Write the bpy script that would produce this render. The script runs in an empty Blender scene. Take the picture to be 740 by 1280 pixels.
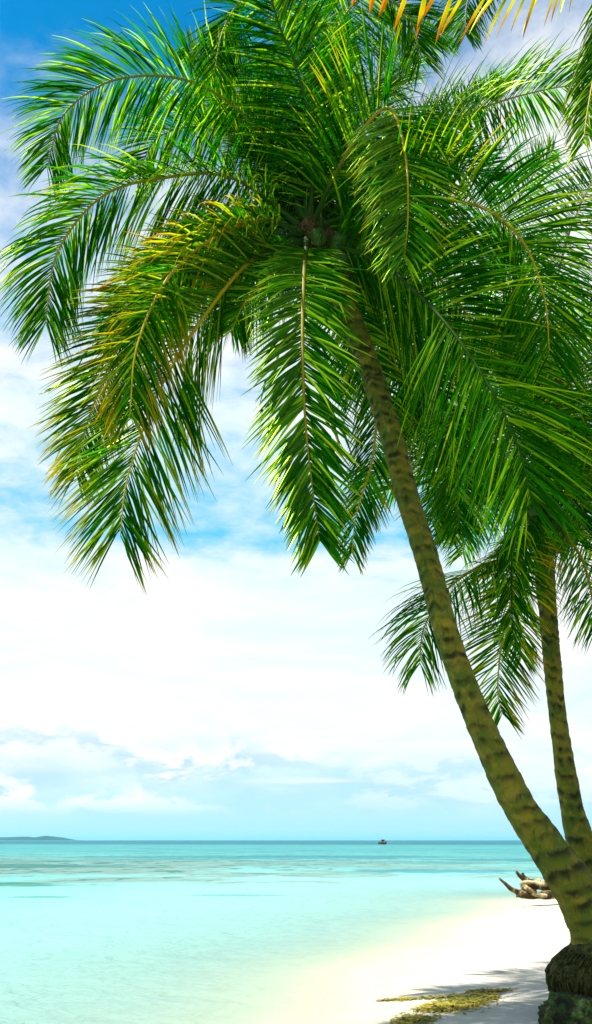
import bpy, bmesh, math, random
from mathutils import Vector, Matrix, noise

R = math.radians
sc = bpy.context.scene
col = sc.collection

# ------------------------------------------------------------------ camera
EYE = 1.7
F_PX, CX, CY = 1004.0, 370.0, 640.0
PITCH = math.atan(410.0 / F_PX)
cam_d = bpy.data.cameras.new('camera'); cam = bpy.data.objects.new('camera', cam_d); col.objects.link(cam)
cam.location = (0, 0, EYE); cam.rotation_euler = (math.pi/2 + PITCH, 0, 0)
cam_d.sensor_fit = 'VERTICAL'; cam_d.sensor_height = 24.0; cam_d.lens = F_PX/1280*24.0
cam_d.clip_start = 0.05; cam_d.clip_end = 200000
sc.camera = cam

# ------------------------------------------------------------------ light
SUN_EL = R(63); SUN_DIR = Vector((-0.93, -0.22, 0)).normalized()      # towards the sun (horizontal part)
to_sun = Vector((SUN_DIR.x*math.cos(SUN_EL), SUN_DIR.y*math.cos(SUN_EL), math.sin(SUN_EL)))
sun_d = bpy.data.lights.new('sun', 'SUN'); sun = bpy.data.objects.new('sun', sun_d); col.objects.link(sun)
sun_d.energy = 5.0; sun_d.angle = R(0.5); sun_d.color = (1.0, 0.95, 0.84)
sun.location = (-20, 10, 40); sun.rotation_euler = to_sun.to_track_quat('Z', 'Y').to_euler()
sc.view_settings.view_transform = 'Standard'; sc.view_settings.look = 'None'
sc.view_settings.gamma = 1.0; sc.view_settings.exposure = 1.2
sc.view_settings.use_curve_mapping = False

class N:
    """small node-tree builder"""
    def __init__(s, nt): s.nt = nt
    def new(s, t, **kw):
        n = s.nt.nodes.new(t)
        for k, v in kw.items(): setattr(n, k, v)
        return n
    def put(s, sock, v):
        if hasattr(v, 'is_linked') or hasattr(v, 'links'): s.nt.links.new(v, sock)
        elif v is not None: sock.default_value = v
    def m(s, op, a, b=None, c=None, clamp=False):
        n = s.new('ShaderNodeMath', operation=op); n.use_clamp = clamp
        s.put(n.inputs[0], a); s.put(n.inputs[1], b)
        if c is not None: s.put(n.inputs[2], c)
        return n.outputs[0]
    def mix(s, f, a, b, blend='MIX'):
        n = s.new('ShaderNodeMix', data_type='RGBA', blend_type=blend)
        s.put(n.inputs[0], f); s.put(n.inputs[6], a); s.put(n.inputs[7], b)
        return n.outputs[2]
    def sstep(s, v, lo, hi):
        n = s.new('ShaderNodeMapRange', interpolation_type='SMOOTHSTEP')
        s.put(n.inputs[0], v); s.put(n.inputs[1], lo); s.put(n.inputs[2], hi)
        return n.outputs[0]
    def noise(s, vec, scale, detail=5, rough=0.55, dist=0.0):
        n = s.new('ShaderNodeTexNoise'); s.put(n.inputs['Vector'], vec)
        n.inputs['Scale'].default_value = scale; n.inputs['Detail'].default_value = detail
        n.inputs['Roughness'].default_value = rough; n.inputs['Distortion'].default_value = dist
        return n.outputs['Fac']
    def vec(s, x, y, z):
        n = s.new('ShaderNodeCombineXYZ'); s.put(n.inputs[0], x); s.put(n.inputs[1], y); s.put(n.inputs[2], z)
        return n.outputs[0]
    def sep(s, v):
        n = s.new('ShaderNodeSeparateXYZ'); s.put(n.inputs[0], v); return n.outputs
    def ramp(s, v, stops):
        n = s.new('ShaderNodeValToRGB'); s.put(n.inputs[0], v)
        e = n.color_ramp.elements
        while len(e) < len(stops): e.new(0.5)
        for i, (p, c) in enumerate(stops):
            e[i].position = p; e[i].color = (c, c, c, 1) if not isinstance(c, tuple) else c
        return n.outputs[0]

# ------------------------------------------------------------------ sky (world)
world = bpy.data.worlds.new('World'); sc.world = world; world.use_nodes = True
nt = world.node_tree; nt.nodes.clear(); g = N(nt)
sky = g.new('ShaderNodeTexSky', sky_type='NISHITA'); sky.sun_disc = False
sky.sun_elevation = SUN_EL; sky.sun_rotation = math.atan2(SUN_DIR.x, SUN_DIR.y)
sky.air_density = 1.0; sky.dust_density = 0.3; sky.ozone_density = 2.0
tc = g.new('ShaderNodeTexCoord'); D = tc.outputs['Generated']
x, y, z = g.sep(D)
zc = g.m('MAXIMUM', z, 0.0)
inv = g.m('DIVIDE', 1.0, g.m('ADD', zc, 0.10))
flat = g.vec(g.m('MULTIPLY', x, inv), g.m('MULTIPLY', y, inv), 0.0)
wisp = g.noise(flat, 1.7, 9, 0.62, 0.6)                    # thin broken high cloud
fine = g.noise(flat, 9.0, 6, 0.6, 0.3)
band = g.noise(g.vec(x, y, g.m('MULTIPLY', z, 3.2)), 2.3, 7, 0.55, 0.3)   # long low banks
cov = g.ramp(zc, [(0.0, 0.20), (0.03, 0.50), (0.06, .70), (0.10, .80), (0.16, .84), (0.26, .90), (0.315, .74), (0.345, .40),
                  (0.40, .53), (0.47, .66), (0.60, .60), (0.68, .52), (0.75, .26), (0.80, .08), (1.0, .10)])
side = g.m('MULTIPLY', g.sstep(x, -0.15, 0.25), g.sstep(z, 0.4, 0.72))
cov2 = g.m('ADD', cov, g.m('MULTIPLY', side, 0.34))
n1 = g.m('ADD', g.m('MULTIPLY', wisp, 0.60), g.m('MULTIPLY', fine, 0.52))
nn = g.mix(g.sstep(z, 0.18, 0.36), band, n1)
dens = g.sstep(g.m('ADD', g.sep(nn)[0], g.m('MULTIPLY', g.m('SUBTRACT', cov2, 0.5), 0.75)), 0.30, 0.82)
low = g.m('MULTIPLY', g.sstep(z, 0.125, 0.06), g.sstep(g.noise(g.vec(x, y, g.m('MULTIPLY', z, 3.0)), 5.0, 6, 0.55), 0.42, 0.62))
white = g.mix(g.m('MULTIPLY', g.m('SUBTRACT', 1.0, g.sstep(g.noise(g.vec(x, y, g.m('MULTIPLY', z, 3.6)), 2.9, 8, 0.6, 0.5), 0.36, 0.56)), 0.75), (9.6, 9.6, 9.5, 1), (7.2, 8.9, 9.4, 1))
cloud_c = g.mix(g.m('MULTIPLY', low, 0.8), white, (4.4, 7.0, 9.0, 1))
skyc = g.mix(1.0, sky.outputs[0], (0.03, 1.30, 1.75, 1), 'MULTIPLY')
hz = g.sstep(z, 0.72, 0.30)
skyc = g.mix(g.m('MULTIPLY', hz, 0.85), skyc, (1.0, 6.2, 9.2, 1))
skyc = g.mix(g.sstep(z, 0.30, 0.05), skyc, (4.9, 8.1, 9.3, 1))
final = g.mix(g.m('MULTIPLY', dens, 0.97), skyc, cloud_c)
# cumulus bank low over the sea, and thin level streaks above it
def cum(dz): return g.noise(g.vec(x, y, g.m('MULTIPLY', g.m('ADD', z, dz), 2.4)), 7.5, 8, 0.58, 0.25)
cu, cu_up = cum(0.0), cum(0.014)
cu_mask = g.m('MULTIPLY', g.m('MULTIPLY', g.sstep(z, 0.022, 0.05), g.sstep(z, 0.135, 0.09)), g.m('ADD', 0.35, g.m('MULTIPLY', g.sstep(x, 0.05, -0.15), 0.65)))
cu_c = g.mix(g.sstep(g.m('SUBTRACT', cu, cu_up), -0.045, 0.045), (4.6, 6.9, 8.8, 1), (9.8, 9.8, 9.6, 1))
final = g.mix(g.m('MULTIPLY', g.sstep(cu, 0.44, 0.54), cu_mask), final, cu_c)
st = g.noise(g.vec(g.m('MULTIPLY', x, 1.6), 0.0, g.m('MULTIPLY', z, 34.0)), 1.0, 4, 0.5, 0.4)
st_mask = g.m('MULTIPLY', g.m('MULTIPLY', g.sstep(z, 0.03, 0.06), g.sstep(z, 0.17, 0.11)), g.sstep(x, -0.12, 0.02))
final = g.mix(g.m('MULTIPLY', g.m('MULTIPLY', g.sstep(st, 0.52, 0.62), st_mask), 0.8), final, (9.4, 9.6, 9.6, 1))
bg = g.new('ShaderNodeBackground'); g.put(bg.inputs[0], final); bg.inputs[1].default_value = 0.05
wo = g.new('ShaderNodeOutputWorld'); nt.links.new(bg.outputs[0], wo.inputs[0])

# ------------------------------------------------------------------ helpers
def P(px, py, Y):
    """world point on the vertical plane at distance Y that the photo shows at (px, py)"""
    cp, sp = math.cos(PITCH), math.sin(PITCH)
    a, b = px - CX, CY - py
    d = Vector((a, F_PX*cp - b*sp, F_PX*sp + b*cp))
    return Vector((0, 0, EYE)) + d * (Y / d.y)

def mesh_obj(name, verts, faces, mat, parent=None, smooth=True, attr=None):
    me = bpy.data.meshes.new(name); me.from_pydata([tuple(v) for v in verts], [], faces)
    if attr:
        for an, vals in attr.items():
            if isinstance(vals[0], (tuple, list)):
                at = me.color_attributes.new(an, 'FLOAT_COLOR', 'POINT')
                at.data.foreach_set('color', [c for v in vals for c in (v[0], v[1], v[2], 1.0)])
            else:
                at = me.attributes.new(an, 'FLOAT', 'POINT'); at.data.foreach_set('value', vals)
    if smooth: me.polygons.foreach_set('use_smooth', [True]*len(me.polygons))
    me.materials.append(mat); me.update()
    o = bpy.data.objects.new(name, me); col.objects.link(o)
    if parent is not None:
        o.parent = parent; o.matrix_parent_inverse = Matrix.Translation(-parent.location)
    return o

def empty(name, loc):
    o = bpy.data.objects.new(name, None); o.location = loc; o.empty_display_size = 0.3; col.objects.link(o); return o

def tag(o, label=None, cat=None, group=None, kind=None):
    if label: o['label'] = label
    if cat: o['category'] = cat
    if group: o['group'] = group
    if kind: o['kind'] = kind
    return o

def spline(pts, n):
    """Catmull-Rom through pts, resampled to n+1 evenly spaced points"""
    q = [pts[0]*2 - pts[1]] + list(pts) + [pts[-1]*2 - pts[-2]]
    fine = []
    for i in range(1, len(q)-2):
        p0, p1, p2, p3 = q[i-1], q[i], q[i+1], q[i+2]
        for k in range(24):
            t = k/24
            fine.append(0.5*((2*p1) + (p2-p0)*t + (2*p0-5*p1+4*p2-p3)*t*t + (3*p1-p0-3*p2+p3)*t*t*t))
    fine.append(q[-2].copy())
    acc = [0.0]
    for a, b in zip(fine, fine[1:]): acc.append(acc[-1] + (b-a).length)
    L = acc[-1]; out = []; j = 0
    for k in range(n+1):
        d = L*k/n
        while j < len(fine)-2 and acc[j+1] < d: j += 1
        seg = max(acc[j+1]-acc[j], 1e-9)
        out.append(fine[j].lerp(fine[j+1], min(1, max(0, (d-acc[j])/seg))))
    return out, L

def tube_geo(pts, rad, seg=12, cap=True, squash=None):
    V, Fc = [], []
    T = [(pts[min(i+1, len(pts)-1)] - pts[max(i-1, 0)]).normalized() for i in range(len(pts))]
    ref = Vector((0, 0, 1)) if abs(T[0].z) < 0.9 else Vector((1, 0, 0))
    nrm = (ref - T[0]*ref.dot(T[0])).normalized()
    for i, p in enumerate(pts):
        nrm = (nrm - T[i]*nrm.dot(T[i])).normalized(); b = T[i].cross(nrm)
        for k in range(seg):
            a = 2*math.pi*k/seg
            r = rad(i, a, p) if callable(rad) else rad[i]
            V.append(p + nrm*(r*math.cos(a)) + b*(r*math.sin(a)*(squash or 1)))
    for i in range(len(pts)-1):
        for k in range(seg):
            a, b = i*seg+k, i*seg+(k+1) % seg
            Fc.append((a, b, b+seg, a+seg))
    if cap:
        Fc.append(tuple(range(seg-1, -1, -1))); n0 = (len(pts)-1)*seg; Fc.append(tuple(range(n0, n0+seg)))
    return V, Fc

def merge(parts):
    V, Fc = [], []
    for v, f in parts:
        o = len(V); V += v; Fc += [tuple(i+o for i in q) for q in f]
    return V, Fc

# ------------------------------------------------------------------ materials
def mat(name):
    m = bpy.data.materials.new(name); m.use_nodes = True; m.node_tree.nodes.clear(); return m, N(m.node_tree)
def out(g, surf): o = g.new('ShaderNodeOutputMaterial'); g.nt.links.new(surf, o.inputs[0]); return o
def principled(g, color, rough=0.6, spec=0.5, normal=None):
    p = g.new('ShaderNodeBsdfPrincipled'); g.put(p.inputs['Base Color'], color); g.put(p.inputs['Roughness'], rough)
    g.put(p.inputs['Specular IOR Level'], spec)
    if normal is not None: g.put(p.inputs['Normal'], normal)
    return p.outputs[0]
def bump(g, h, strength, dist=0.02):
    b = g.new('ShaderNodeBump'); g.put(b.inputs['Height'], h); b.inputs['Strength'].default_value = strength
    b.inputs['Distance'].default_value = dist; return b.outputs[0]

def leaf_material():
    m, g = mat('palm_leaflet')
    at = g.new('ShaderNodeAttribute', attribute_name='leaf')      # r: base-to-tip, g: random per leaflet, b: age
    u, rnd, age = g.sep(at.outputs['Vector'])
    pos = g.new('ShaderNodeNewGeometry').outputs['Position']
    n = g.noise(pos, 2.2, 3)
    green = g.mix(g.m('POWER', rnd, 1.4), (0.0006, 0.028, 0.0002, 1), (0.020, 0.200, 0.0008, 1))
    green = g.mix(g.sstep(n, 0.4, 0.7), green, (0.002, 0.070, 0.0006, 1))
    green = g.mix(g.m('MULTIPLY', g.sstep(rnd, 0.72, 0.92), 0.85), green, (0.165, 0.300, 0.003, 1))  # random lime leaflets: sunlit highlights put into the colour
    v = g.m('ADD', g.m('ADD', g.m('MULTIPLY', u, 0.55), g.m('MULTIPLY', age, 1.15)), g.m('MULTIPLY', g.m('ADD', rnd, n), 0.32))
    yel = g.mix(g.sstep(v, 1.00, 1.36), green, (0.20, 0.185, 0.003, 1))
    brn = g.mix(g.sstep(v, 1.30, 1.52), yel, (0.16, 0.062, 0.005, 1))
    fin = g.mix(g.sstep(v, 1.58, 1.72), brn, (0.05, 0.025, 0.01, 1))
    dif = g.new('ShaderNodeBsdfDiffuse'); g.put(dif.inputs[0], fin)
    gls = g.new('ShaderNodeBsdfGlossy'); gls.inputs['Roughness'].default_value = 0.42; gls.inputs[0].default_value = (0.60, 0.92, 0.12, 1)
    fre = g.new('ShaderNodeFresnel'); fre.inputs[0].default_value = 1.38
    pm = g.new('ShaderNodeMixShader'); g.put(pm.inputs[0], g.m('MULTIPLY', fre.outputs[0], 0.28))
    g.nt.links.new(dif.outputs[0], pm.inputs[1]); g.nt.links.new(gls.outputs[0], pm.inputs[2]); p = pm.outputs[0]
    tr = g.new('ShaderNodeBsdfTranslucent')
    g.put(tr.inputs[0], g.mix(1.0, fin, (3.6, 2.9, 0.5, 1), 'MULTIPLY'))
    mx = g.new('ShaderNodeMixShader'); mx.inputs[0].default_value = 0.42
    g.nt.links.new(p, mx.inputs[1]); g.nt.links.new(tr.outputs[0], mx.inputs[2])
    out(g, mx.outputs[0]); return m
M_LEAF = leaf_material()

def rib_material():
    m, g = mat('palm_midrib')
    pos = g.new('ShaderNodeNewGeometry').outputs['Position']
    a = g.new('ShaderNodeAttribute', attribute_name='age').outputs['Fac']
    c = g.mix(g.m('MULTIPLY', a, 4.0, clamp=True), (0.004, 0.034, 0.0006, 1), (0.36, 0.27, 0.006, 1))
    c = g.mix(g.m('MULTIPLY', g.noise(pos, 3.0, 3), 0.4), c, (0.04, 0.09, 0.003, 1))
    out(g, principled(g, c, 0.5, 0.12)); return m
M_RIB = rib_material()

def trunk_material():
    m, g = mat('palm_bark')
    at = g.new('ShaderNodeAttribute', attribute_name='bark')      # r: leaf scar, g: ring random, b: height share
    sc_, rnd, hh = g.sep(at.outputs['Vector'])
    pos = g.new('ShaderNodeNewGeometry').outputs['Position']
    n = g.noise(pos, 3.0, 6, 0.65); n2 = g.noise(pos, 26.0, 5, 0.7)
    px_, py_, pz_ = g.sep(pos)
    grain = g.noise(g.vec(g.m('MULTIPLY', px_, 60.0), g.m('MULTIPLY', py_, 60.0), g.m('MULTIPLY', pz_, 9.0)), 1.0, 3)
    base = g.mix(g.sstep(n, 0.35, 0.65), (0.130, 0.125, 0.006, 1), (0.052, 0.090, 0.005, 1))
    n3 = g.noise(pos, 7.0, 5, 0.6)
    base = g.mix(g.m('MULTIPLY', g.sstep(n3, 0.50, 0.60), 0.55), base, (0.225, 0.165, 0.014, 1))
    base = g.mix(g.m('MULTIPLY', g.sstep(grain, 0.52, 0.75), 0.35), base, (0.05, 0.05, 0.008, 1))
    base = g.mix(g.m('MULTIPLY', rnd, 0.35), base, (0.05, 0.065, 0.008, 1))
    crack = g.noise(g.vec(g.m('MULTIPLY', px_, 34.0), g.m('MULTIPLY', py_, 34.0), g.m('MULTIPLY', pz_, 4.0)), 1.0, 4, 0.7)
    base = g.mix(g.m('MULTIPLY', g.sstep(crack, 0.60, 0.66), 0.6), base, (0.02, 0.024, 0.004, 1))
    lich = g.noise(pos, 13.0, 4, 0.7)
    base = g.mix(g.m('MULTIPLY', g.sstep(lich, 0.64, 0.70), 0.5), base, (0.22, 0.23, 0.11, 1))
    sc_ = g.m('MULTIPLY', sc_, g.sstep(g.noise(pos, 34.0, 4, 0.7), 0.18, 0.48))
    c = g.mix(g.m('MULTIPLY', sc_, 0.95, clamp=True), base, (0.008, 0.010, 0.002, 1))
    h = g.m('ADD', g.m('MULTIPLY', n2, 0.7), g.m('SUBTRACT', g.m('MULTIPLY', grain, 0.6), g.m('MULTIPLY', g.sstep(crack, 0.58, 0.66), 0.8)))
    out(g, principled(g, c, 0.85, 0.2, bump(g, h, 0.5, 0.015))); return m
M_BARK = trunk_material()

def simple(name, c1, c2, scale=8, rough=0.7, spec=0.3, b=0.4, lo=0.35, hi=0.65, dist=0.02):
    m, g = mat(name); tcn = g.new('ShaderNodeTexCoord').outputs['Object']
    n = g.noise(tcn, scale, 6, 0.6)
    out(g, principled(g, g.mix(g.sstep(n, lo, hi), c1, c2), rough, spec, bump(g, n, b, dist))); return m
M_NUT = simple('coconut_husk', (0.010, 0.055, 0.002, 1), (0.03, 0.085, 0.004, 1), 4, 0.5, 0.2, 0.1)
M_FIBRE = simple('palm_fibre', (0.025, 0.018, 0.006, 1), (0.085, 0.055, 0.02, 1), 30, 0.95, 0.1, 0.8)
M_ROOT = simple('root_fibre', (0.010, 0.014, 0.004, 1), (0.060, 0.060, 0.012, 1), 22, 0.9, 0.15, 0.7)
M_DRIFT = simple('bleached_driftwood', (0.045, 0.028, 0.008, 1), (0.52, 0.42, 0.24, 1), 2.6, 0.85, 0.15, 0.8, 0.44, 0.66)
M_MOSS = simple('mossy_wood', (0.008, 0.010, 0.004, 1), (0.022, 0.052, 0.005, 1), 9, 0.85, 0.25, 0.9, 0.42, 0.62, 0.05)
M_LOG = simple('tan_driftwood', (0.34, 0.22, 0.07, 1), (0.60, 0.47, 0.22, 1), 5, 0.75, 0.2, 0.5)
M_HULL = simple('boat_hull', (0.012, 0.012, 0.006, 1), (0.04, 0.025, 0.010, 1), 3, 0.6, 0.3, 0.2)
M_CANOPY = simple('boat_canopy', (0.05, 0.045, 0.01, 1), (0.10, 0.07, 0.02, 1), 3, 0.8, 0.2, 0.2)
M_HILL = simple('hazed_island_forest', (0.004, 0.035, 0.038, 1), (0.008, 0.050, 0.048, 1), 0.01, 0.95, 0.1, 0.3, 0.35, 0.65, 5)  # forest green shifted to teal: distance haze put into the colour

# ------------------------------------------------------------------ ground and sea
def sea_dist(X, Y):
    """metres out from the waterline (negative: up the beach)"""
    wob = 0.35*math.sin(Y*0.31+0.6) + 0.18*math.sin(Y*0.83+X*0.2)
    a = (0.33*Y - 2.68 - X)/1.053 + wob
    b = (Y - 27.5 + 0.30*(X-8))*0.9 + 0.6*math.sin(X*0.5)
    k = 1.5
    return k*math.log(math.exp(max(-60, min(60, a/k))) + math.exp(max(-60, min(60, b/k)))) if max(a, b) < 60 else max(a, b)
def ground_z(X, Y):
    s = sea_dist(X, Y)
    if s >= 0: z = -0.035*s if s < 40 else -1.4 - 0.02*(s-40)
    else: z = 0.75*(1-math.exp(0.085*s))
    z = max(z, -6)
    if abs(X) < 40 and -10 < Y < 60:
        v = Vector((X*0.9, Y*0.9, 0))
        z += 0.018*noise.noise(v) + (0.012*noise.noise(v*3.1) if s < 1 else 0)
    return z

def axis(lo, hi, fine_lo, fine_hi, step, grow=1.22):
    a = []; v = fine_lo
    while v <= fine_hi + 1e-6: a.append(v); v += step
    s, v = step, a[-1]
    while v < hi: s *= grow; v += s; a.append(min(v, hi))
    s, v = step, fine_lo; left = []
    while v > lo: s *= grow; v -= s; left.append(max(v, lo))
    return left[::-1] + a
def sheet(name, xs, ys, zf, m, attr_name=None):
    V = [(X, Y, zf(X, Y)) for Y in ys for X in xs]; n = len(xs)
    Fc = [(j*n+i, j*n+i+1, (j+1)*n+i+1, (j+1)*n+i) for j in range(len(ys)-1) for i in range(n-1)]
    at = {attr_name: [max(-50.0, min(400.0, sea_dist(v[0], v[1]))) for v in V]} if attr_name else None
    return mesh_obj(name, V, Fc, m, attr=at)

def sand_material():
    m, g = mat('coral_sand')
    pos = g.new('ShaderNodeNewGeometry').outputs['Position']
    s = g.new('ShaderNodeAttribute', attribute_name='out').outputs['Fac']
    n = g.noise(pos, 0.9, 6, 0.6); n2 = g.noise(pos, 14.0, 6, 0.7); n3 = g.noise(pos, 160.0, 3, 0.7)
    c = g.mix(g.sstep(n, 0.35, 0.7), (0.44, 0.41, 0.36, 1), (0.35, 0.325, 0.28, 1))
    wet = g.sstep(g.m('ADD', s, g.m('MULTIPLY', n, 1.4)), -0.9, 0.5)
    c = g.mix(g.m('MULTIPLY', wet, 0.75), c, (0.42, 0.385, 0.26, 1))
    c = g.mix(g.m('MULTIPLY', g.sstep(n3, 0.62, 0.75), 0.35), c, (0.36, 0.30, 0.22, 1))
    n4 = g.noise(pos, 3.2, 3, 0.5)
    h = g.m('ADD', g.m('ADD', n2, g.m('MULTIPLY', n3, 0.25)), g.m('MULTIPLY', n4, 2.0))
    out(g, principled(g, c, g.m('SUBTRACT', 0.92, g.m('MULTIPLY', wet, 0.35)), 0.25, bump(g, h, 0.55, 0.03))); return m
sand = sheet('sand', axis(-30000, 30000, -8, 12, 0.25), axis(-3000, 40000, 2, 32, 0.25), ground_z, sand_material(), 'out')
tag(sand, kind='structure')

def water_material():
    m, g = mat('lagoon_water')
    pos = g.new('ShaderNodeNewGeometry').outputs['Position']
    s = g.new('ShaderNodeAttribute', attribute_name='out').outputs['Fac']
    X, Y, Z = g.sep(pos)
    big = g.noise(g.vec(g.m('MULTIPLY', X, 0.8), Y, 0), 0.10, 5, 0.6, 0.4)
    mid = g.noise(g.vec(g.m('MULTIPLY', X, 0.9), g.m('MULTIPLY', Y, 0.7), 0), 0.55, 7, 0.65, 0.6)
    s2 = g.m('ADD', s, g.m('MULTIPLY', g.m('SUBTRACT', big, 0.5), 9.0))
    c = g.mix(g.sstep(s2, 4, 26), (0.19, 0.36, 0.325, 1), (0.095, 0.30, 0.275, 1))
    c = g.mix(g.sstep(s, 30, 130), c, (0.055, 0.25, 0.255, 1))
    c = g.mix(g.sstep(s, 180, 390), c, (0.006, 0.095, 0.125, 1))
    # reef and weed beds on the bottom, seen through the water
    Yn = g.m('ADD', Y, g.m('MULTIPLY', g.m('SUBTRACT', big, 0.5), 60.0))
    reefband = g.m('MULTIPLY', g.sstep(Yn, 30, 48), g.sstep(Yn, 120, 66))
    left = g.sstep(X, 16, -22)
    thr = g.m('ADD', g.m('MULTIPLY', reefband, 0.13), g.m('MULTIPLY', g.m('MULTIPLY', left, reefband), 0.10))
    reef = g.sstep(g.m('ADD', g.m('ADD', g.m('MULTIPLY', big, 0.45), g.m('MULTIPLY', mid, 0.55)), thr), 0.56, 0.70)
    c = g.mix(g.m('MULTIPLY', g.m('MULTIPLY', reef, reefband), 0.85), c, (0.12, 0.185, 0.15, 1))
    core = g.sstep(g.m('ADD', mid, thr), 0.72, 0.80)
    def bed(cx, cy, rx, ry):
        ex = g.m('DIVIDE', g.m('SUBTRACT', X, cx), rx); ey = g.m('DIVIDE', g.m('SUBTRACT', Y, cy), ry)
        d2 = g.m('ADD', g.m('MULTIPLY', ex, ex), g.m('MULTIPLY', ey, ey))
        return g.sstep(g.m('SUBTRACT', g.m('ADD', mid, 0.35), g.m('MULTIPLY', d2, 0.45)), 0.52, 0.74)
    for bb, bc in (((-19, 62, 11, 5.5), (0.004, 0.10, 0.06, 1)), ((-13, 36.5, 7, 2.2), (0.004, 0.11, 0.06, 1)), ((9, 52, 9, 4.5), (0.01, 0.15, 0.19, 1)),
                   ((-8.5, 28.6, 1.6, .7), (0.02, 0.20, 0.16, 1)), ((-2, 29.5, 2.2, .7), (0.05, 0.27, 0.24, 1)), ((-2, 95, 30, 14), (0.02, 0.17, 0.20, 1)), ((24, 80, 18, 9), (0.02, 0.16, 0.20, 1))):
        c = g.mix(g.m('MULTIPLY', bed(*bb), 0.75), c, bc)
    c = g.mix(g.m('MULTIPLY', g.m('MULTIPLY', core, reefband), 0.85), c, (0.004, 0.085, 0.06, 1))
    far = g.noise(g.vec(g.m('MULTIPLY', X, 0.5), Y, 0), 0.16, 8, 0.7, 0.8)
    c = g.mix(g.m('MULTIPLY', g.m('MULTIPLY', g.sstep(far, 0.49, 0.60), g.sstep(s, 14, 45)), 0.65), c, (0.02, 0.13, 0.14, 1))
    # wavelets
    w1 = g.noise(g.vec(g.m('MULTIPLY', X, 0.8), Y, 0), 2.4, 5, 0.62, 0.8)
    w2 = g.noise(g.vec(g.m('MULTIPLY', X, 0.7), Y, 0), 0.6, 5, 0.6, 0.5)
    w3 = g.noise(g.vec(g.m('MULTIPLY', X, 1.1), g.m('MULTIPLY', Y, 0.38), 3), 1.0, 6, 0.65, 0.6)
    h = g.m('ADD', g.m('ADD', g.m('MULTIPLY', w1, 0.35), w2), g.m('MULTIPLY', g.m('MULTIPLY', w3, 3.2), g.sstep(s, 12, 60)))
    nb = g.new('ShaderNodeBump'); g.put(nb.inputs['Height'], h); nb.inputs['Strength'].default_value = 0.9; nb.inputs['Distance'].default_value = 0.34
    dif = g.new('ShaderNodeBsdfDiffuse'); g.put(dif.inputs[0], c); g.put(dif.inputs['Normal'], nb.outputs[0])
    gl = g.new('ShaderNodeBsdfGlossy'); gl.inputs['Roughness'].default_value = 0.12; g.put(gl.inputs['Normal'], nb.outputs[0])
    gl.inputs[0].default_value = (0.85, 0.95, 1, 1)
    fr = g.new('ShaderNodeFresnel'); fr.inputs[0].default_value = 1.33; g.put(fr.inputs['Normal'], nb.outputs[0])
    tr = g.new('ShaderNodeBsdfTransparent'); g.put(tr.inputs[0], (0.97, 1.0, 0.97, 1))
    body = g.new('ShaderNodeMixShader')
    dep = g.m('SUBTRACT', 1.0, g.m('EXPONENT', g.m('MULTIPLY', g.m('MAXIMUM', s, 0.0), -0.33)))
    g.put(body.inputs[0], dep); g.nt.links.new(tr.outputs[0], body.inputs[1]); g.nt.links.new(dif.outputs[0], body.inputs[2])
    fin = g.new('ShaderNodeMixShader'); g.put(fin.inputs[0], g.m('MULTIPLY', fr.outputs[0], g.m('MULTIPLY', 0.42, g.sstep(s, -0.3, 3.0))))
    g.nt.links.new(body.outputs[0], fin.inputs[1]); g.nt.links.new(gl.outputs[0], fin.inputs[2])
    out(g, fin.outputs[0]); return m
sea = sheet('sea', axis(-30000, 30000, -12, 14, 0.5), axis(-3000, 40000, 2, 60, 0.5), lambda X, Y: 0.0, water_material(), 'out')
tag(sea, kind='structure')

# far island on the horizon
def island():
    rnd = random.Random(3); V, Fc = [], []
    nx, ny = 120, 14; Y0, dep = 5200.0, 900.0
    for j in range(ny+1):
        for i in range(nx+1):
            px = -260 + (352)*i/nx
            X = (px-370)/F_PX*(Y0/math.cos(PITCH))*0.857
            t = (px+260)/352
            prof = 46*(1-t)**0.35*(0.75+0.25*math.sin(t*9)) + 14*math.exp(-((px-66)/11)**2) - 4*math.exp(-((px-42)/8)**2)
            prof *= min(1, (92-px)/26)**0.8 if px < 92 else 0
            across = math.sin(math.pi*j/ny)
            hgt = max(0, prof)*across*(0.85+0.3*noise.noise(Vector((X*0.004, j*0.5, 1))))
            V.append((X, Y0 + dep*(j/ny-0.5), hgt*0.88 - 1.0))
    for j in range(ny):
        for i in range(nx):
            a = j*(nx+1)+i; Fc.append((a, a+1, a+nx+2, a+nx+1))
    tag(mesh_obj('island', V, Fc, M_HILL), kind='structure')
island()

# ------------------------------------------------------------------ palms
VIEW = lambda p: (Vector((0, 0, EYE)) - p).normalized()

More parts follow.
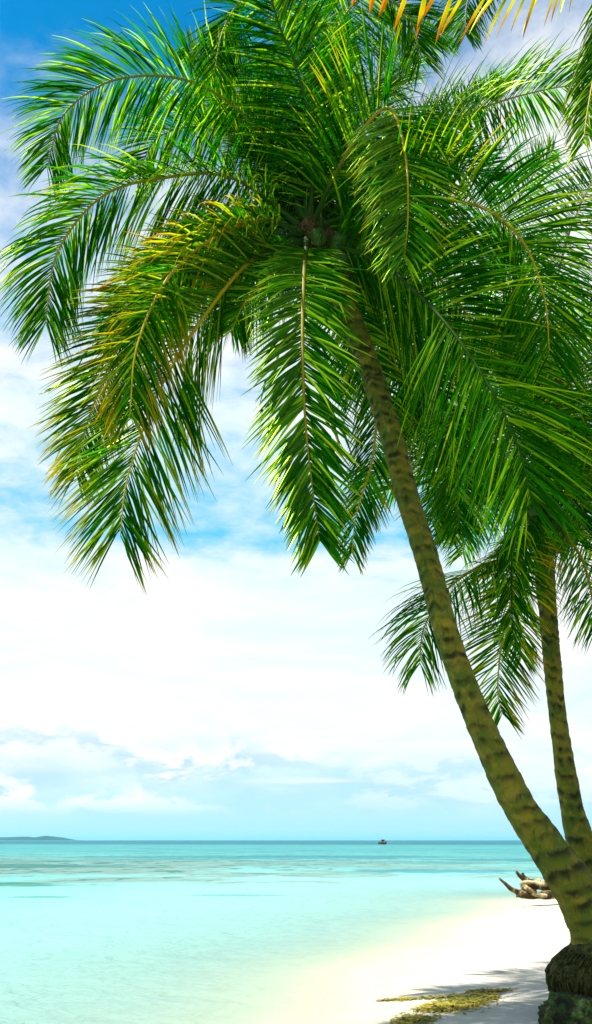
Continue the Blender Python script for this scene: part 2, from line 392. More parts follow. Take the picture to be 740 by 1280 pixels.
def make_frond(tree, pts, rnd, Lmax=1.15, face=(0.0, 0.5), age=0.1, droop=1.0, start=0.10, spacing=0.0215, width=0.0245, hang_=0.7, rib=0.028, twist=0.0, sweep=1.0, ang0=66):
    n = 40
    pts = list(pts); pts[-1] = pts[-1].lerp(pts[-2], .30)
    C, L = spline(pts, n)
    T = [(C[min(i+1, n)] - C[max(i-1, 0)]).normalized() for i in range(n+1)]
    rad = (C[n] - C[0]); rad.z = 0
    if rad.length < 0.4: rad = Vector((0.2, -1, 0))
    S0 = rad.normalized().cross(Vector((0, 0, 1))).normalized()
    S = []; prev = None
    for i in range(n+1):
        t = i/n; s = S0 - T[i]*S0.dot(T[i]); s.normalize()
        sf = T[i].cross(VIEW(C[i]));  sf.normalize()
        if sf.dot(s) < 0: sf = -sf
        q_ = max(0.0, min(1.0, (t-0.30)/0.62)); q_ = q_*q_*(3-2*q_); f = face[0] + (face[1]-face[0])*q_
        v = s*(1-f) + sf*f; v = v - T[i]*v.dot(T[i]); v.normalize()
        if twist: v = Matrix.Rotation(twist*t, 3, T[i]) @ v
        if prev is not None and v.dot(prev) < 0: v = -v
        S.append(v); prev = v
    V, Fc, A = [], [], []
    m = int(L*(1-start)/spacing); NS = 6
    gap_until = -1
    for side in (-1, 1):
        skip_to = 0; ph = rnd.uniform(0, 50)
        for q in range(m+1):
            tt = q/m
            if rnd.random() < 0.03: continue
            if q < skip_to: continue
            if rnd.random() < 0.012: skip_to = q + rnd.randint(2, 6)
            t = start + (1-start)*tt; fi = min(t*n, n-1e-4) + rnd.uniform(-.12, .12); fi = max(0, min(fi, n-1e-4))
            i = int(fi); w = fi-i
            p = C[i].lerp(C[i+1], w); Tq = T[i].lerp(T[i+1], w).normalized(); Sq = S[i].lerp(S[i+1], w).normalized()
            Nq = Sq.cross(Tq).normalized()
            if Nq.dot(Vector((0, 0, 1))) < 0 and abs(Nq.z) > 0.3: Nq = -Nq
            ang = R(ang0) - R(ang0-33)*tt**1.6*sweep + R(rnd.gauss(0, 6)) + 0.12*noise.noise(Vector((q*0.11+ph, 0, side)))
            if tt < 0.25: ll = 0.62 + 0.38*tt/0.25
            elif tt < 0.6: ll = 1.0 - 0.12*(tt-0.25)/0.35
            else: ll = 0.88 - 0.46*((tt-0.6)/0.4)**1.6
            ll *= Lmax*rnd.uniform(0.86, 1.08)
            lift = 0.26 + rnd.uniform(-.2, .16) + 0.20*noise.noise(Vector((q*0.09+ph, 4, side)))
            d = (Tq*math.cos(ang) + Sq*(side*math.sin(ang)) + Nq*lift)
            hang = hang_*droop*rnd.uniform(0.35, 1.0)*(1.0-0.9*tt)
            d = (d + Vector((0, 0, -hang))).normalized()
            g_ = droop*rnd.uniform(0.6, 1.25)*(1.0-0.55*tt)*0.20
            broken = rnd.random() < 0.05
            kb = rnd.randint(2, 4)
            rv = rnd.random(); lage = age + rnd.uniform(-.08, .08)
            if rnd.random() < 0.03: lage += 0.18
            wd = width*rnd.uniform(0.85, 1.15)
            wv = Tq - d*Tq.dot(d); wv.normalize()
            base = len(V); pp = p.copy()
            tw = rnd.uniform(-0.5, 0.5)
            for k in range(NS+1):
                u = k/NS
                hw = 0.5*wd*(0.45+0.55*min(1, u/0.22))*(1-max(0, (u-0.45)/0.55)**1.6)
                hw = max(hw, 0.0012)
                wv = wv - d*wv.dot(d); wv.normalize(); fn = d.cross(wv)
                if tw: wq = (Matrix.Rotation(tw*u, 3, d) @ wv)
                else: wq = wv
                fn = d.cross(wq); fn *= (1 if fn.z > 0 else -1)
                V.append(pp - wq*hw - fn*hw*0.8); V.append(pp + fn*0.0); V.append(pp + wq*hw - fn*hw*0.8)
                A += [(u, rv, lage)]*3
                pp = pp + d*(ll/NS)
                gg = g_*(0.5+1.1*u)
                if broken and k == kb: gg += 1.6
                d = (d + Vector((0, 0, -gg))).normalized()
            for k in range(NS):
                a = base + k*3
                Fc.append((a, a+1, a+4, a+3)); Fc.append((a+1, a+2, a+5, a+4))
    fr = mesh_obj('frond', V, Fc, M_LEAF, tree, smooth=False, attr={'leaf': A})
    def rr(i, a, p):
        t = i/n
        r = rib*(1-t)**0.8 + 0.004
        if t < 0.12: r *= 1 + 0.7*(1-t/0.12)**1.5
        return r
    v, f = tube_geo(C, rr, 7)
    mb = mesh_obj('midrib', v, f, M_RIB, fr, attr={'age': [max(0.0, age)*min(1.0, max(0.0, (q//7)/n-0.12)*4) for q in range(len(v))]})
    mb.matrix_parent_inverse = fr.matrix_parent_inverse.copy() if False else Matrix.Identity(4)
    mb.location = (0, 0, 0)
    return fr

def trunk(tree, pts, rads, seed, ring=0.21):
    """pts world centres base->top with radii; irregular leaf-scar steps"""
    rnd = random.Random(seed)
    step = 0.014
    _, L = spline(pts, 10); n = int(L/step); C, L = spline(pts, n)
    # radius along length
    acc = [0.0]
    for a, b in zip(pts, pts[1:]): acc.append(acc[-1] + (b-a).length)
    tot = acc[-1]
    def rad_at(t):
        d = t*tot
        for i in range(len(acc)-1):
            if d <= acc[i+1] or i == len(acc)-2:
                w = (d-acc[i])/(acc[i+1]-acc[i]); w = max(0, min(1, w)); w = w*w*(3-2*w)
                return rads[i]*(1-w) + rads[i+1]*w
    rings = []; d = 0.05
    while d < L: rings.append((d, rnd.random(), rnd.uniform(0.35, 1), rnd.uniform(-1, 1), rnd.uniform(0, 6.28))); d += ring*rnd.uniform(0.62, 1.35)*(1-0.5*d/L)
    SEG = 48; V, A = [], []
    T = [(C[min(i+1, n)] - C[max(i-1, 0)]).normalized() for i in range(n+1)]
    nrm = Vector((1, 0, 0)); nrm = (nrm - T[0]*nrm.dot(T[0])).normalized()
    for i in range(n+1):
        nrm = (nrm - T[i]*nrm.dot(T[i])).normalized(); b = T[i].cross(nrm)
        r0 = rad_at(i/n); s = i/n*L
        for k in range(SEG):
            a = 2*math.pi*k/SEG
            cv = Vector((math.cos(a)*1.3, math.sin(a)*1.3, s*1.1+seed*7))
            dd = s + 0.055*noise.noise(cv*1.4) + 0.05*math.sin(a*1.0+seed)   # slanting rings
            # nearest ring below / above
            best = 9; br = rings[0]; lo = rings[0]; hi = rings[-1]
            for rg in rings_near(rings, dd):
                q = dd - rg[0] - 0.03*rg[3]*math.sin(a+rg[4])
                if abs(q) < abs(best): best = q; br = rg
                if q >= 0: lo = rg; ql = q
            gapn = noise.noise(Vector((math.cos(a)*1.7, math.sin(a)*1.7, br[0]*9)))
            wdt = (0.024 + 0.034*br[2])*(1+0.35*i/n)
            edge = best + 0.012*noise.noise(Vector((a*3.5, br[0]*5, 2))) + 0.006*noise.noise(Vector((a*11, br[0]*5, 5)))
            scar = math.exp(-(edge/(wdt*(0.35 if edge > 0 else 1.15)))**2)*max(0.22, min(1, 0.62+gapn*1.6))*(.45+.55*br[2])
            lip = 0.012*(math.exp(best*9) if best < 0 else math.exp(-best*60)) - 0.012*scar
            lump = 0.05*noise.noise(cv*0.6) + 0.03*noise.noise(cv*2.3)
            r = r0*(1+lump) + lip
            V.append(C[i] + nrm*(r*math.cos(a)) + b*(r*math.sin(a)))
            A.append((min(1, scar*1.15), lo[1], i/n))
    Fc = []
    for i in range(n):
        for k in range(SEG):
            a, bb = i*SEG+k, i*SEG+(k+1) % SEG
            Fc.append((a, bb, bb+SEG, a+SEG))
    Fc.append(tuple(range(n*SEG, n*SEG+SEG)))
    return mesh_obj('trunk', V, Fc, M_BARK, tree, attr={'bark': A})
def rings_near(rings, d):
    import bisect
    ks = [r[0] for r in rings] if not hasattr(rings_near, 'c') or rings_near.c[0] is not rings else rings_near.c[1]
    rings_near.c = (rings, ks)
    j = bisect.bisect(ks, d)
    return rings[max(0, j-2):j+2]

def coconut(tree, c, r, rnd):
    bm = bmesh.new(); bmesh.ops.create_icosphere(bm, subdivisions=3, radius=1)
    ax = Vector((rnd.uniform(-.4, .4), rnd.uniform(-.4, .4), 1)).normalized(); q = ax.to_track_quat('Z', 'Y')
    V = []
    for v in bm.verts:
        p = v.co.copy(); a = math.atan2(p.y, p.x)
        k = 1 + 0.05*math.cos(3*a)*(1-p.z**2); z = p.z*1.22
        V.append(c + q @ Vector((p.x*k*r, p.y*k*r, z*r)))
    F = [tuple(v.index for v in f.verts) for f in bm.faces]; bm.free()
    return mesh_obj('coconut', V, F, M_NUT, tree)

def crown_heart(tree, top, axis_, rnd, nuts=8, r=0.2):
    """fibrous sheath at the trunk top and a bunch of nuts with their stalks"""
    pts = [top - axis_*0.55, top - axis_*0.1, top + axis_*0.35]
    parts = []
    C, L = spline(pts, 16)
    parts.append(tube_geo(C, lambda i, a, p: r*(0.95+0.35*math.sin(i/16*math.pi))*(1+0.12*noise.noise(p*7)), 18))
    for k in range(60):
        a = rnd.uniform(0, 6.28); u = Vector((math.cos(a), math.sin(a), 0)); s0 = top + u*r*1.0 + axis_*rnd.uniform(-.5, .3)
        ln = rnd.uniform(.12, .35)
        seg = [s0, s0 + u*0.06 + Vector((0, 0, -ln*.4)), s0 + u*0.08 + Vector((rnd.uniform(-.05, .05), rnd.uniform(-.05, .05), -ln))]
        parts.append(tube_geo(seg, [0.012, 0.009, 0.003], 4))
    v, f = merge(parts); mesh_obj('fibre_sheath', v, f, M_FIBRE, tree)
    for k in range(nuts):
        a = -math.pi/2 + rnd.uniform(-1.9, 1.9)
        u = Vector((math.cos(a), math.sin(a), 0))
        coconut(tree, top + u*(r+rnd.uniform(.10, .22)) + Vector((0, 0, rnd.uniform(-.42, .05))), rnd.uniform(.095, .12), rnd)
    for k in range(3):
        a = -math.pi/2 + (k-1)*1.2; u = Vector((math.cos(a), math.sin(a), 0))
        seg, _ = spline([top + u*r*.6, top + u*(r+.25) + Vector((0, 0, .12)), top + u*(r+.45) + Vector((0, 0, -.25)), top + u*(r+.48) + Vector((0, 0, -.6))], 12)
        parts = [tube_geo(seg, [0.018-0.001*i for i in range(13)], 6)]
        for j in range(16):
            b0 = seg[4+j % 9]; e = b0 + Vector((rnd.uniform(-.12, .12), rnd.uniform(-.12, .12), -rnd.uniform(.15, .35)))
            parts.append(tube_geo([b0, b0.lerp(e, .5)+Vector((0, 0, -.02)), e], [0.006, 0.005, 0.003], 4))
        v, f = merge(parts); mesh_obj('fruit_stalk', v, f, M_RIB, tree)

def px_pts(pl, Y0): return [P(a, b, Y0+d) for a, b, d in pl]

def random_frond(tree, top, az, el0, length, rnd, **kw):
    """a free frond that leaves the crown at azimuth az, rising at el0 and arching down"""
    pts = [top.copy()]; d_el = el0; p = top.copy(); k = 6
    for i in range(k):
        u = Vector((math.cos(az)*math.cos(d_el), math.sin(az)*math.cos(d_el), math.sin(d_el)))
        p = p + u*(length/k); pts.append(p.copy()); d_el -= rnd.uniform(.22, .42)*kw.get('arch', 1.0)
    kw.pop('arch', None)
    return make_frond(tree, pts, rnd, **kw)

# --- the big leaning palm
YB, YC = 9.0, 8.6
gz = 0.16
main = empty('palm_tree', P(757, 1252, YB)); main.location.z = gz
tag(main, 'large coconut palm leaning left over the water, its trunk nearest and thickest', 'palm tree', 'coconut palms on the beach')
tp = [(764, 1285, 9.0), (760, 1240, 9.0), (757, 1195, 9.0), (742, 1150, 9.0), (712, 1100, 9.0), (678, 1050, 8.98), (645, 1000, 8.96), (598, 900, 8.92), (561, 800, 8.88),
      (534, 700, 8.82), (509, 620, 8.78), (488, 540, 8.73), (462, 460, 8.68), (432, 380, 8.63), (400, 300, 8.6)]
tpts = [P(a, b, d) for a, b, d in tp]
trad = [.40, .38, .335, .262, .214, .184, .166, .147, .137, .135, .134, .138, .138, .134, .125]
trunk(main, tpts, trad, 1, 0.19)
rm = random.Random(5)
top = P(388, 288, 8.6); ax = (tpts[-1]-tpts[-2]).normalized()
crown_heart(main, P(400, 305, 8.6), ax, rm, 9, 0.19)
# root mass: a skirt of hanging rootlets round the swollen foot
def rprof(t):
    q = max(0, min(1, t/0.58)); q = q*q*(3-2*q)
    return 0.31 + 0.28*q - 0.10*max(0, (t-.4)/.6)**1.3
def root_mass():
    rr = random.Random(8); parts = []
    c0 = P(762, 1168, 9.0); c1 = P(764, 1262, 9.0)
    C, _ = spline([c0, c0.lerp(c1, .33), c0.lerp(c1, .66), c1 - Vector((0, 0, .1))], 24)
    parts.append(tube_geo(C, lambda i, a, p: rprof(i/24)*(1+0.10*noise.noise(p*6)), 36))
    for k in range(1500):
        a = rr.uniform(0, 6.283); t = rr.random()*0.68 + .16
        ln = rr.uniform(.16, .42); o = rr.uniform(.02, .07); da = rr.uniform(-.22, .22); seg = []
        for q in range(5):
            w = q/4; tq = min(1.05, t + ln*w); aq = a + da*w*w
            seg.append(c0.lerp(c1, tq) + Vector((math.cos(aq), math.sin(aq), 0))*(rprof(tq) - .02 + o*math.sin(math.pi*(.15+.8*w))))
        r0 = rr.uniform(.006, .013)
        parts.append(tube_geo(seg, [r0, r0, r0*.9, r0*.7, r0*.3], 5, cap=False))
    v, f = merge(parts); mesh_obj('root_mass', v, f, M_ROOT, main)
root_mass()

MF = [  # (points (px, py, dY)), options
 ([(385,280,0),(330,170,-.2),(245,104,-.4),(150,98,-.5),(82,140,-.5),(48,240,-.5)], dict(face=(.2,.95), Lmax=1.3, age=.12, droop=1.35)),
 ([(380,285,0),(290,222,-.3),(205,222,-.5),(128,245,-.6),(72,315,-.7),(50,446,-.7)], dict(face=(.1,.95), Lmax=1.35, age=.18, droop=1.6)),
 ([(382,295,-.1),(335,275,-.5),(275,292,-.9),(212,345,-1.2),(172,430,-1.3),(158,560,-1.3)], dict(face=(.5,.7), Lmax=1.15, age=.41, droop=1.5)),
 ([(380,300,-.1),(315,325,-.4),(252,400,-.7),(198,490,-.9),(160,595,-1.0),(146,705,-1.0)], dict(face=(.5,1.), Lmax=1.5, age=.34, droop=.6, hang_=.3, ang0=56)),
 ([(380,295,0),(290,290,-.1),(215,335,-.2),(155,420,-.3),(110,525,-.3),(88,625,-.3)], dict(face=(.4,1.), Lmax=1.1, age=.40, droop=.7)),
 ([(384,300,-.2),(380,345,-1.0),(378,430,-1.35),(382,530,-1.5),(392,620,-1.55),(403,700,-1.55)], dict(face=(.8,1.), spacing=.018, width=.030, Lmax=1.05, age=.16, hang_=.2, droop=.5, start=.08, sweep=1.1, ang0=42)),
 ([(390,285,-.1),(415,225,-.7),(455,160,-1.2),(487,135,-1.4),(506,190,-1.6),(510,265,-1.7),(503,350,-1.7)], dict(face=(.45,1.), Lmax=1.2, age=.22, hang_=.25, droop=.8, ang0=58)),
 ([(392,285,-.1),(460,262,-.6),(530,250,-1.0),(600,258,-1.3),(652,300,-1.5),(680,370,-1.6),(690,470,-1.6)], dict(face=(.3,1.), Lmax=1.5, age=.20, hang_=.3, droop=.8)),
 ([(395,300,-.1),(470,325,-.7),(545,390,-1.2),(607,475,-1.4),(648,560,-1.5),(672,660,-1.5)], dict(face=(.6,1.), Lmax=1.55, age=-.1, hang_=.3, droop=.7)),
 ([(385,280,0),(372,150,-.4),(345,40,-.8),(308,0,-1.0),(280,35,-1.1),(262,115,-1.1)], dict(face=(.2,.7), Lmax=1.1, age=.15, droop=1.2)),
 ([(387,280,0),(392,180,-.7),(372,90,-1.2),(345,20,-1.6),(325,-70,-1.9)], dict(face=(.9,.9), Lmax=1.1, age=-.15, droop=.4)),
 ([(387,280,0),(400,150,-.2),(420,40,-.4),(465,-10,-.6),(510,20,-.7),(535,95,-.7)], dict(face=(.2,.9), Lmax=1.2, age=.1, droop=1.2)),
 ([(387,280,0),(390,120,.2),(402,0,.4),(430,-90,.6),(470,-140,.6)], dict(face=(.4,.4), Lmax=1.2, age=.1, droop=.9)),
 ([(390,280,0),(430,190,.4),(470,100,.8),(520,50,1.0),(575,40,1.1)], dict(face=(.3,.7), Lmax=1.2, age=.1, droop=1.0)),
 ([(385,280,0),(330,205,.3),(260,160,.6),(200,170,.8),(160,235,.9)], dict(face=(.3,.8), Lmax=1.2, age=.1, droop=1.0)),
 ([(385,280,0),(345,180,.4),(300,110,.7),(255,72,.9),(215,52,1.0)], dict(face=(.8,.9), Lmax=1.0, age=.1, droop=.3)),
 ([(385,280,0),(350,200,.9),(310,150,1.6),(270,130,2.2),(225,150,2.7)], dict(face=(.2,.6), Lmax=1.2, age=.0, droop=1.0)),
 ([(395,300,.1),(440,380,.5),(470,470,.7),(466,570,.8),(446,640,.8),(437,712,.8)], dict(face=(.3,.5), Lmax=.8, age=.30, droop=.9)),
 ([(395,300,.1),(470,370,.6),(530,460,.9),(566,560,1.0),(577,702,1.0)], dict(face=(.6,1.), Lmax=1.1, age=.05, droop=.5)),
 ([(390,290,.1),(450,250,.6),(530,172,.9),(592,140,1.0),(660,117,1.1),(728,108,1.1),(775,150,1.1)], dict(face=(.1,.3), Lmax=1.35, age=.12, droop=1.4)),
 ([(390,290,.1),(470,220,1.0),(560,150,1.6),(610,115,1.9),(634,90,2.0)], dict(face=(.9,1.), Lmax=.85, age=.05, droop=.2)),
 ([(385,295,.1),(320,310,.5),(250,330,.9),(190,370,1.1),(140,430,1.2)], dict(face=(.3,.9), Lmax=1.1, age=.1, droop=.8)),
 ([(390,300,.1),(440,330,.6),(490,400,1.0),(515,480,1.2),(520,560,1.2)], dict(face=(.3,.8), Lmax=1.0, age=.05, droop=.8)),
 ([(390,300,0),(460,300,-.3),(540,340,-.5),(600,420,-.6),(635,510,-.6)], dict(face=(.4,.9), Lmax=1.2, age=.15, droop=.9)),
 ([(384,300,0),(340,340,-.2),(305,380,-.3),(285,425,-.3)], dict(face=(.7,.9), Lmax=.9, age=.2, droop=.6)),
]
for k, (pl, kw) in enumerate(MF):
    make_frond(main, px_pts(pl, YC), random.Random(100+k), **kw)
for k in range(8):      # those on the far side of the crown
    random_frond(main, top, R(15+k*20), R(66-13*(k % 4)), 3.9, random.Random(200+k), face=(0, .2), Lmax=1.15, age=-.03, droop=1.0)
for k in range(3):      # young leaves standing in the heart
    random_frond(main, top, R(60+k*120), R(80), 3.0, random.Random(230+k), face=(0, .1), Lmax=.7, age=-.1, droop=.3, arch=.35)

# --- slimmer palm at the right edge, further back
YP = 11.4
p2 = empty('palm_tree', P(800, 1200, 11.8)); p2.location.z = ground_z(p2.location.x, p2.location.y)
tag(p2, 'slender upright coconut palm behind the big leaning one, close to the right edge', 'palm tree', 'coconut palms on the beach')
tp2 = [(806, 1215, 11.8), (795, 1180, 11.8), (765, 1130, 11.8), (745, 1090, 11.75), (726, 1050, 11.7), (713, 1000, 11.7), (698, 900, 11.6), (688, 800, 11.5), (680, 700, 11.4), (680, 640, 11.4)]
trunk(p2, [P(*q) for q in tp2], [.38, .34, .27, .225, .182, .146, .117, .124, .145, .13], 2, 0.22)
top2 = P(682, 632, YP)
crown_heart(p2, P(682, 648, YP), Vector((-.05, 0, 1)).normalized(), random.Random(11), 6, 0.17)
PF2 = [
 ([(680,645,-.1),(648,690,-.4),(600,708,-.7),(558,738,-.9),(530,785,-1.0),(522,850,-1.0)], dict(face=(.1,.7), Lmax=1.2, age=.16, droop=1.5)),
 ([(680,650,-.1),(655,690,-.6),(642,740,-.8),(628,800,-.9),(622,860,-.9),(630,905,-.9)], dict(face=(.4,1.), Lmax=1.0, age=.38, droop=.5)),
 ([(680,645,-.1),(650,655,-.9),(640,700,-1.2),(640,760,-1.3),(642,820,-1.3)], dict(face=(0,.1), Lmax=.7, age=-.1, droop=2.2)),
 ([(684,645,0),(705,665,-.3),(730,705,-.5),(742,760,-.5),(745,800,-.5)], dict(face=(.4,.9), Lmax=.95, age=.12, droop=.9)),
 ([(684,640,0),(720,600,-.3),(765,590,-.5),(800,630,-.6),(815,700,-.6)], dict(face=(.2,.7), Lmax=1.2, age=.1, droop=1.0)),
 ([(680,635,0),(640,590,-.2),(590,575,-.4),(550,610,-.5),(535,670,-.5)], dict(face=(.2,.8), Lmax=1.1, age=.1, droop=1.0)),
 ([(682,635,0),(675,560,0),(650,490,-.2),(605,460,-.3),(560,480,-.3)], dict(face=(.2,.8), Lmax=1.2, age=.05, droop=1.0)),
 ([(684,635,0),(700,560,0),(730,490,0),(770,470,0),(810,500,0)], dict(face=(.2,.8), Lmax=1.2, age=.1, droop=1.0)),
 ([(684,645,.2),(715,650,.5),(750,680,.8),(770,740,.9)], dict(face=(.3,.9), Lmax=1.0, age=.1, droop=.9)),
 ([(680,645,.2),(655,670,.5),(640,720,.8),(646,780,.9),(655,840,.9)], dict(face=(.3,.9), Lmax=.9, age=.1, droop=.8)),
]
for k, (pl, kw) in enumerate(PF2): make_frond(p2, px_pts(pl, YP), random.Random(300+k), width=.021, spacing=.025, **kw)
for k in range(8): random_frond(p2, top2, R(20+k*42), R(60-7*(k % 3)), 3.6, random.Random(330+k), face=(0, .2), Lmax=1.1, age=.05, droop=1.0)

# --- palm whose foot is outside the picture, its crown behind the big one
Y3 = 12.6
b3 = P(960, 1190, 12.2)
p3 = empty('palm_tree', (b3.x, b3.y, ground_z(b3.x, b3.y)))
tag(p3, 'coconut palm with brown fibrous crown half hidden behind the big leaning palm, upper right', 'palm tree', 'coconut palms on the beach')
tp3 = [(965, 1215, 12.2), (950, 1150, 12.2), (890, 1000, 12.3), (820, 800, 12.4), (760, 640, 12.5), (705, 520, 12.6), (680, 475, 12.6)]
trunk(p3, [P(*q) for q in tp3], [.40, .30, .22, .18, .17, .165, .15], 3, 0.22)
top3 = P(672, 462, Y3)
crown_heart(p3, P(680, 480, Y3), Vector((-.3, 0, 1)).normalized(), random.Random(12), 8, 0.24)
PF3 = [
 ([(672,462,0),(690,380,-.3),(712,290,-.5),(745,220,-.6),(790,190,-.6)], dict(face=(.5,.9), Lmax=1.1, age=.1, droop=.8)),
 ([(672,462,0),(640,390,-.2),(620,310,-.2),(660,230,-.2),(705,170,-.2)], dict(face=(.3,.6), Lmax=1.1, age=.1, droop=.9)),
 ([(672,462,0),(610,430,-.3),(550,440,-.5),(510,490,-.6),(495,560,-.6)], dict(face=(.2,.8), Lmax=1.2, age=.1, droop=1.0)),
 ([(672,462,0),(630,500,-.4),(590,560,-.6),(568,630,-.7),(560,690,-.7)], dict(face=(.4,.9), Lmax=1.1, age=.1, droop=.8)),
 ([(674,470,0),(715,500,-.5),(745,560,-.7),(755,640,-.8)], dict(face=(.4,.9), Lmax=1.2, age=.15, droop=.9)),
 ([(674,470,0),(690,530,-.7),(712,600,-1.0),(735,680,-1.1)], dict(face=(.6,.9), Lmax=1.1, age=.15, droop=.7)),
]
for k, (pl, kw) in enumerate(PF3): make_frond(p3, px_pts(pl, Y3), random.Random(400+k), **kw)
for k in range(6): random_frond(p3, top3, R(10+k*60), R(58-8*(k % 3)), 3.7, random.Random(430+k), face=(0, .2), Lmax=1.15, age=-.03, droop=1.0)

# --- nearer palm, crown above the top right corner of the picture
top4 = P(800, -150, 6.0)
b4 = Vector((5.6, 5.2, 0)); b4.z = ground_z(b4.x, b4.y)
p4 = empty('palm_tree', b4)
tag(p4, 'nearest coconut palm, only its drooping leaflets with orange dried tips hang in at top right', 'palm tree', 'coconut palms on the beach')
trunk(p4, [b4 - Vector((0, 0, .1)), b4 + Vector((-.05, 0, .4)), b4.lerp(top4, .3) + Vector((.5, 0, 0)), b4.lerp(top4, .65) + Vector((.45, 0, 0)), top4], [.36, .28, .2, .17, .15], 4, 0.22)
crown_heart(p4, top4 - Vector((0, 0, .15)), Vector((0, 0, 1)), random.Random(13), 6, 0.18)
PF4 = [
 ([(800,-150,0),(750,-70,-.5),(690,-26,-.9),(620,-18,-1.2),(540,-14,-1.4),(410,-30,-1.6)], dict(face=(0,.05), Lmax=.60, age=.66, droop=1.6, hang_=2.2, ang0=88, sweep=.05, width=.046, spacing=.14)),
 ([(800,-150,0),(740,-170,.3),(670,-140,.5),(610,-80,.6),(585,0,.6),(580,60,.6)], dict(face=(.3,1.), Lmax=.8, age=.05, droop=.7)),
 ([(800,-150,0),(800,-90,-.1),(772,-30,-.2),(752,50,-.2),(736,130,-.2),(726,200,-.2)], dict(face=(.3,.4), Lmax=.75, age=.32, droop=1.8)),
 ([(800,-150,0),(860,-140,-.3),(930,-80,-.6),(960,20,-.7)], dict(face=(.2,.8), Lmax=1.1, age=.1, droop=1.0)),
 ([(800,-150,0),(820,-60,.5),(830,60,.8),(830,180,.9)], dict(face=(.2,.8), Lmax=.8, age=.1, droop=1.0)),
]
for k, (pl, kw) in enumerate(PF4): make_frond(p4, px_pts(pl, 6.0), random.Random(500+k), **kw)
for k in range(5): random_frond(p4, top4, R(-75+k*30), R(55-6*(k % 3)), 3.2, random.Random(530+k), face=(0, .2), Lmax=1.0, age=-.03, droop=1.0)

# ------------------------------------------------------------------ driftwood on the far sand
def gnarled(name, chains, mat_, parent=None, seg=14, amp=0.18, fr=4.0):
    parts = []
    for pts, r0, r1 in chains:
        n = 26; C, L = spline(pts, n)
        parts.append(tube_geo(C, lambda i, a, p, r0=r0, r1=r1: (r0+(r1-r0)*(i/n))*(1+amp*noise.noise(p*fr)+amp*.6*noise.noise(p*fr*2.7)+.10*math.cos(3*a+i*.1)), seg))
    v, f = merge(parts); return mesh_obj(name, v, f, mat_, parent)
YD = 24.6
dw = empty('driftwood', P(672, 1121, YD)); dw.location.z = ground_z(dw.location.x, YD)
tag(dw, 'bleached driftwood stump with two upturned roots lying at the water edge behind the palms', 'driftwood')
Q = lambda a, b, d=0: P(a, b, YD+d)
gnarled('trunk', [([Q(740,1112,.3), Q(705,1110,.1), Q(680,1107), Q(660,1107), Q(652,1109)], .17, .13),
                  ([Q(738,1117,-.1), Q(700,1118,-.2), Q(668,1119,-.2), Q(645,1117,-.1)], .11, .09)], M_DRIFT, dw, amp=.35, fr=3)
gnarled('root', [([Q(668,1112), Q(652,1116,-.1), Q(640,1112,-.2), Q(632,1105,-.2), Q(624,1098,-.2)], .11, .03)], M_DRIFT, dw)
gnarled('root', [([Q(676,1104), Q(664,1103,.1), Q(656,1100,.1), Q(649,1094,.1), Q(645,1089,.1)], .12, .035),
                 ([Q(662,1102,.1), Q(655,1096,.1), Q(653,1091,.1)], .07, .03)], M_DRIFT, dw)
gnarled('root', [([Q(655,1108,-.1), Q(662,1113,-.3), Q(670,1118,-.4), Q(684,1120,-.4)], .08, .05)], M_DRIFT, dw)

# ------------------------------------------------------------------ mossy stump and tan log in the corner
def stump():
    c = P(714, 1292, 8.35); c.z = ground_z(c.x, c.y)
    o = empty('mossy_stump', c)
    tag(o, 'knobbly dark stump covered in green moss at the bottom right corner', 'stump')
    bm = bmesh.new(); bmesh.ops.create_icosphere(bm, subdivisions=6, radius=1)
    V = []
    for v in bm.verts:
        p = v.co
        d = 1 + .22*noise.noise(p*1.6+Vector((3, 1, 2))) + .20*abs(noise.noise(p*4.2)) + .10*noise.noise(p*9)
        V.append(c + Vector((p.x*.27*d + .03, p.y*.26*d, p.z*.24*d + .06)))
    F = [tuple(v.index for v in f.verts) for f in bm.faces]; bm.free()
    mesh_obj('wood', V, F, M_MOSS, o)
    rr = random.Random(4); parts = []
    for k in range(9):
        a = rr.uniform(0, 6.28); u = Vector((math.cos(a), math.sin(a), rr.uniform(-.1, .4)))
        s0 = c + Vector((0, 0, .1)) + u*.18; e = s0 + u*rr.uniform(.1, .16)
        v, f = tube_geo(spline([s0, s0.lerp(e, .6)+Vector((0, 0, .02)), e], 8)[0], lambda i, a, p: .055*(1-.06*i)*(1+.3*noise.noise(p*14)), 10)
        mesh_obj('knot', v, f, M_MOSS, o)
stump()
lg = gnarled('log', [([P(718,1262,8.75), P(735,1263,8.6), P(765,1272,8.45), P(800,1284,8.3)], .055, .075)], M_LOG, amp=.15)
tag(lg, 'pale tan piece of driftwood beside the mossy stump in the corner', 'log')

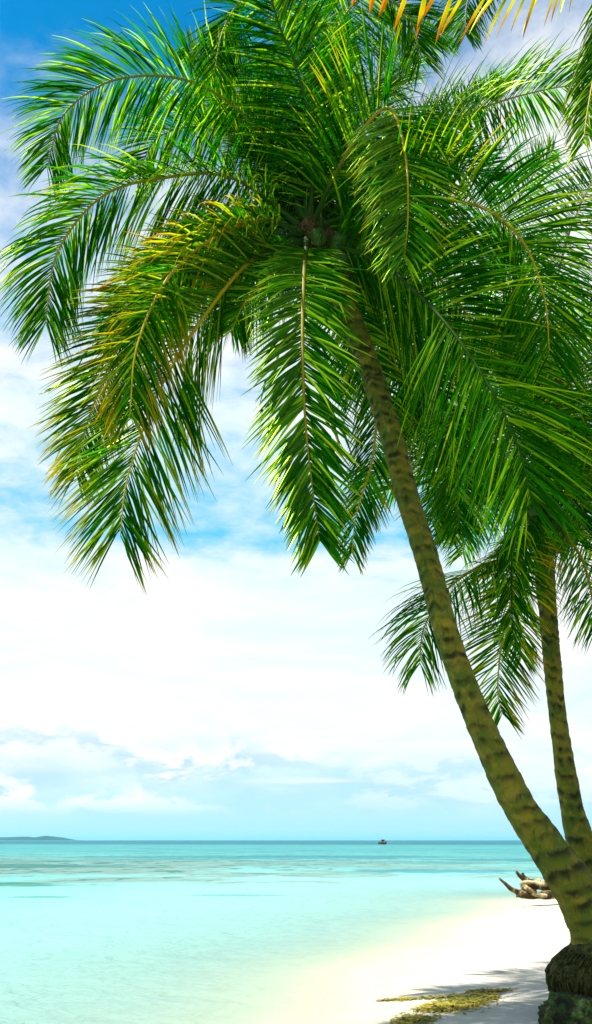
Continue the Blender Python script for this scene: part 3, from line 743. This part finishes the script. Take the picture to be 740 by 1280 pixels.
# ------------------------------------------------------------------ olive flecks standing in for tinted shade at the water's edge
def shade_flecks():
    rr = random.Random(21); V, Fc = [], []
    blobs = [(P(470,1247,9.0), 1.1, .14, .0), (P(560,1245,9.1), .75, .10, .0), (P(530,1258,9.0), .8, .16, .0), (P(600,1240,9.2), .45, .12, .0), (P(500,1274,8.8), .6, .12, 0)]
    def pix_ground(px, py):
        Y = 9.0
        for _ in range(12):
            q = P(px, py, Y); gzz = ground_z(q.x, Y)
            slope = (q.z-EYE)/Y; Y = (max(gzz, 0.0)-EYE)/slope
        return P(px, py, Y)
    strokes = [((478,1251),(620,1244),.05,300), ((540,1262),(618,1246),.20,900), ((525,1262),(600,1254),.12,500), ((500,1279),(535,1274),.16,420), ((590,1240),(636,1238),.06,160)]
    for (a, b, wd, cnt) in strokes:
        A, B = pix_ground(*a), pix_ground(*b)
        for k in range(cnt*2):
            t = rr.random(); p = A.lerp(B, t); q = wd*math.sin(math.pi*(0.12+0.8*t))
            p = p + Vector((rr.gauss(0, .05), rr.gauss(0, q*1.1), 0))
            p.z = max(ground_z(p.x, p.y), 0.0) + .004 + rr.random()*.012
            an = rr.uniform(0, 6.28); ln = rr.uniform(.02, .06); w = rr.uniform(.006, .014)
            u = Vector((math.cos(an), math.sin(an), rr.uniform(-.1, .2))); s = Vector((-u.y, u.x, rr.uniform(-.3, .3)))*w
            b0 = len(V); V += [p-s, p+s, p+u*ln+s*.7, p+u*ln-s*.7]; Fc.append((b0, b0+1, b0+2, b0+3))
    m = simple('olive_shade', (0.075, 0.085, 0.006, 1), (0.27, 0.215, 0.02, 1), 3, .8, .2, .1)
    o = mesh_obj('tinted_shade', V, Fc, m)
    tag(o, 'olive and yellow flecks standing in for tinted shade along the edge of the shaded sand', 'tinted_shade', kind='stuff')
shade_flecks()

# ------------------------------------------------------------------ small boat far out
def boat():
    Yb = 375.0; c = P(478, 1055, Yb); c.z = 0
    o = empty('fishing_boat', c)
    tag(o, 'tiny dark fishing boat with a low cabin far out near the horizon', 'boat')
    V, Fc = [], []; n, k = 16, 9
    for i in range(n+1):
        t = i/n; y = -3.2 + 6.4*t; b = 1.15*math.sin(math.pi*(0.10+0.62*t))**.7*(1 if t < .8 else max(.03, 1-((t-.8)/.2)**2)); sheer = .75+.55*abs(t-.4)**1.5*2
        for j in range(k):
            a = math.pi*j/(k-1); xx = -math.cos(a)*b; zz = sheer - (math.sin(a)**.7)*(sheer+.25)
            V.append(c + Vector((y*.35+xx*.93, -y*.93+xx*.35, zz)))
    for i in range(n):
        for j in range(k-1):
            a = i*k+j; Fc.append((a, a+1, a+k+1, a+k))
    Fc.append(tuple(range(k)))
    for i in range(n): Fc.append((i*k, (i+1)*k, (i+1)*k+k-1, i*k+k-1))
    mesh_obj('hull', V, Fc, M_HULL, o)
    def box(cx, cy, cz, sx, sy, sz):
        vs = [c + Vector(((cx+dx*sx), (cy+dy*sy), cz+dz*sz)) for dx in (-.5, .5) for dy in (-.5, .5) for dz in (-.5, .5)]
        return vs, [(0,1,3,2),(4,6,7,5),(0,4,5,1),(2,3,7,6),(0,2,6,4),(1,5,7,3)]
    v, f = merge([box(.3, 0, 1.25, 1.1, 1.5, 1.0)]); mesh_obj('cabin', v, f, M_HULL, o, smooth=False)
    v, f = merge([box(.3, 0, 1.82, 1.5, 2.0, .12)]); mesh_obj('roof', v, f, M_CANOPY, o, smooth=False)
    v, f = merge([tube_geo([c+Vector((-.6, 0, .8)), c+Vector((-.6, 0, 2.3))], [.05, .03], 6)]); mesh_obj('mast', v, f, M_CANOPY, o)
boat()

# ------------------------------------------------------------------ sea air
m, g = mat('sea_air')
pv = g.new('ShaderNodeVolumePrincipled'); pv.inputs['Color'].default_value = (0.30, 0.76, 1.0, 1)
pv.inputs['Density'].default_value = 0.00006; pv.inputs['Anisotropy'].default_value = 0.2
ho = g.new('ShaderNodeOutputMaterial'); g.nt.links.new(pv.outputs[0], ho.inputs['Volume'])
hx, hy0, hy1, hz0, hz1 = 31000, -3500, 41000, -8, 90
hv = [(a*hx, b, c) for a in (-1, 1) for b in (hy0, hy1) for c in (hz0, hz1)]
tag(mesh_obj('haze', hv, [(0,1,3,2),(4,6,7,5),(0,4,5,1),(2,3,7,6),(0,2,6,4),(1,5,7,3)], m, smooth=False), kind='stuff')
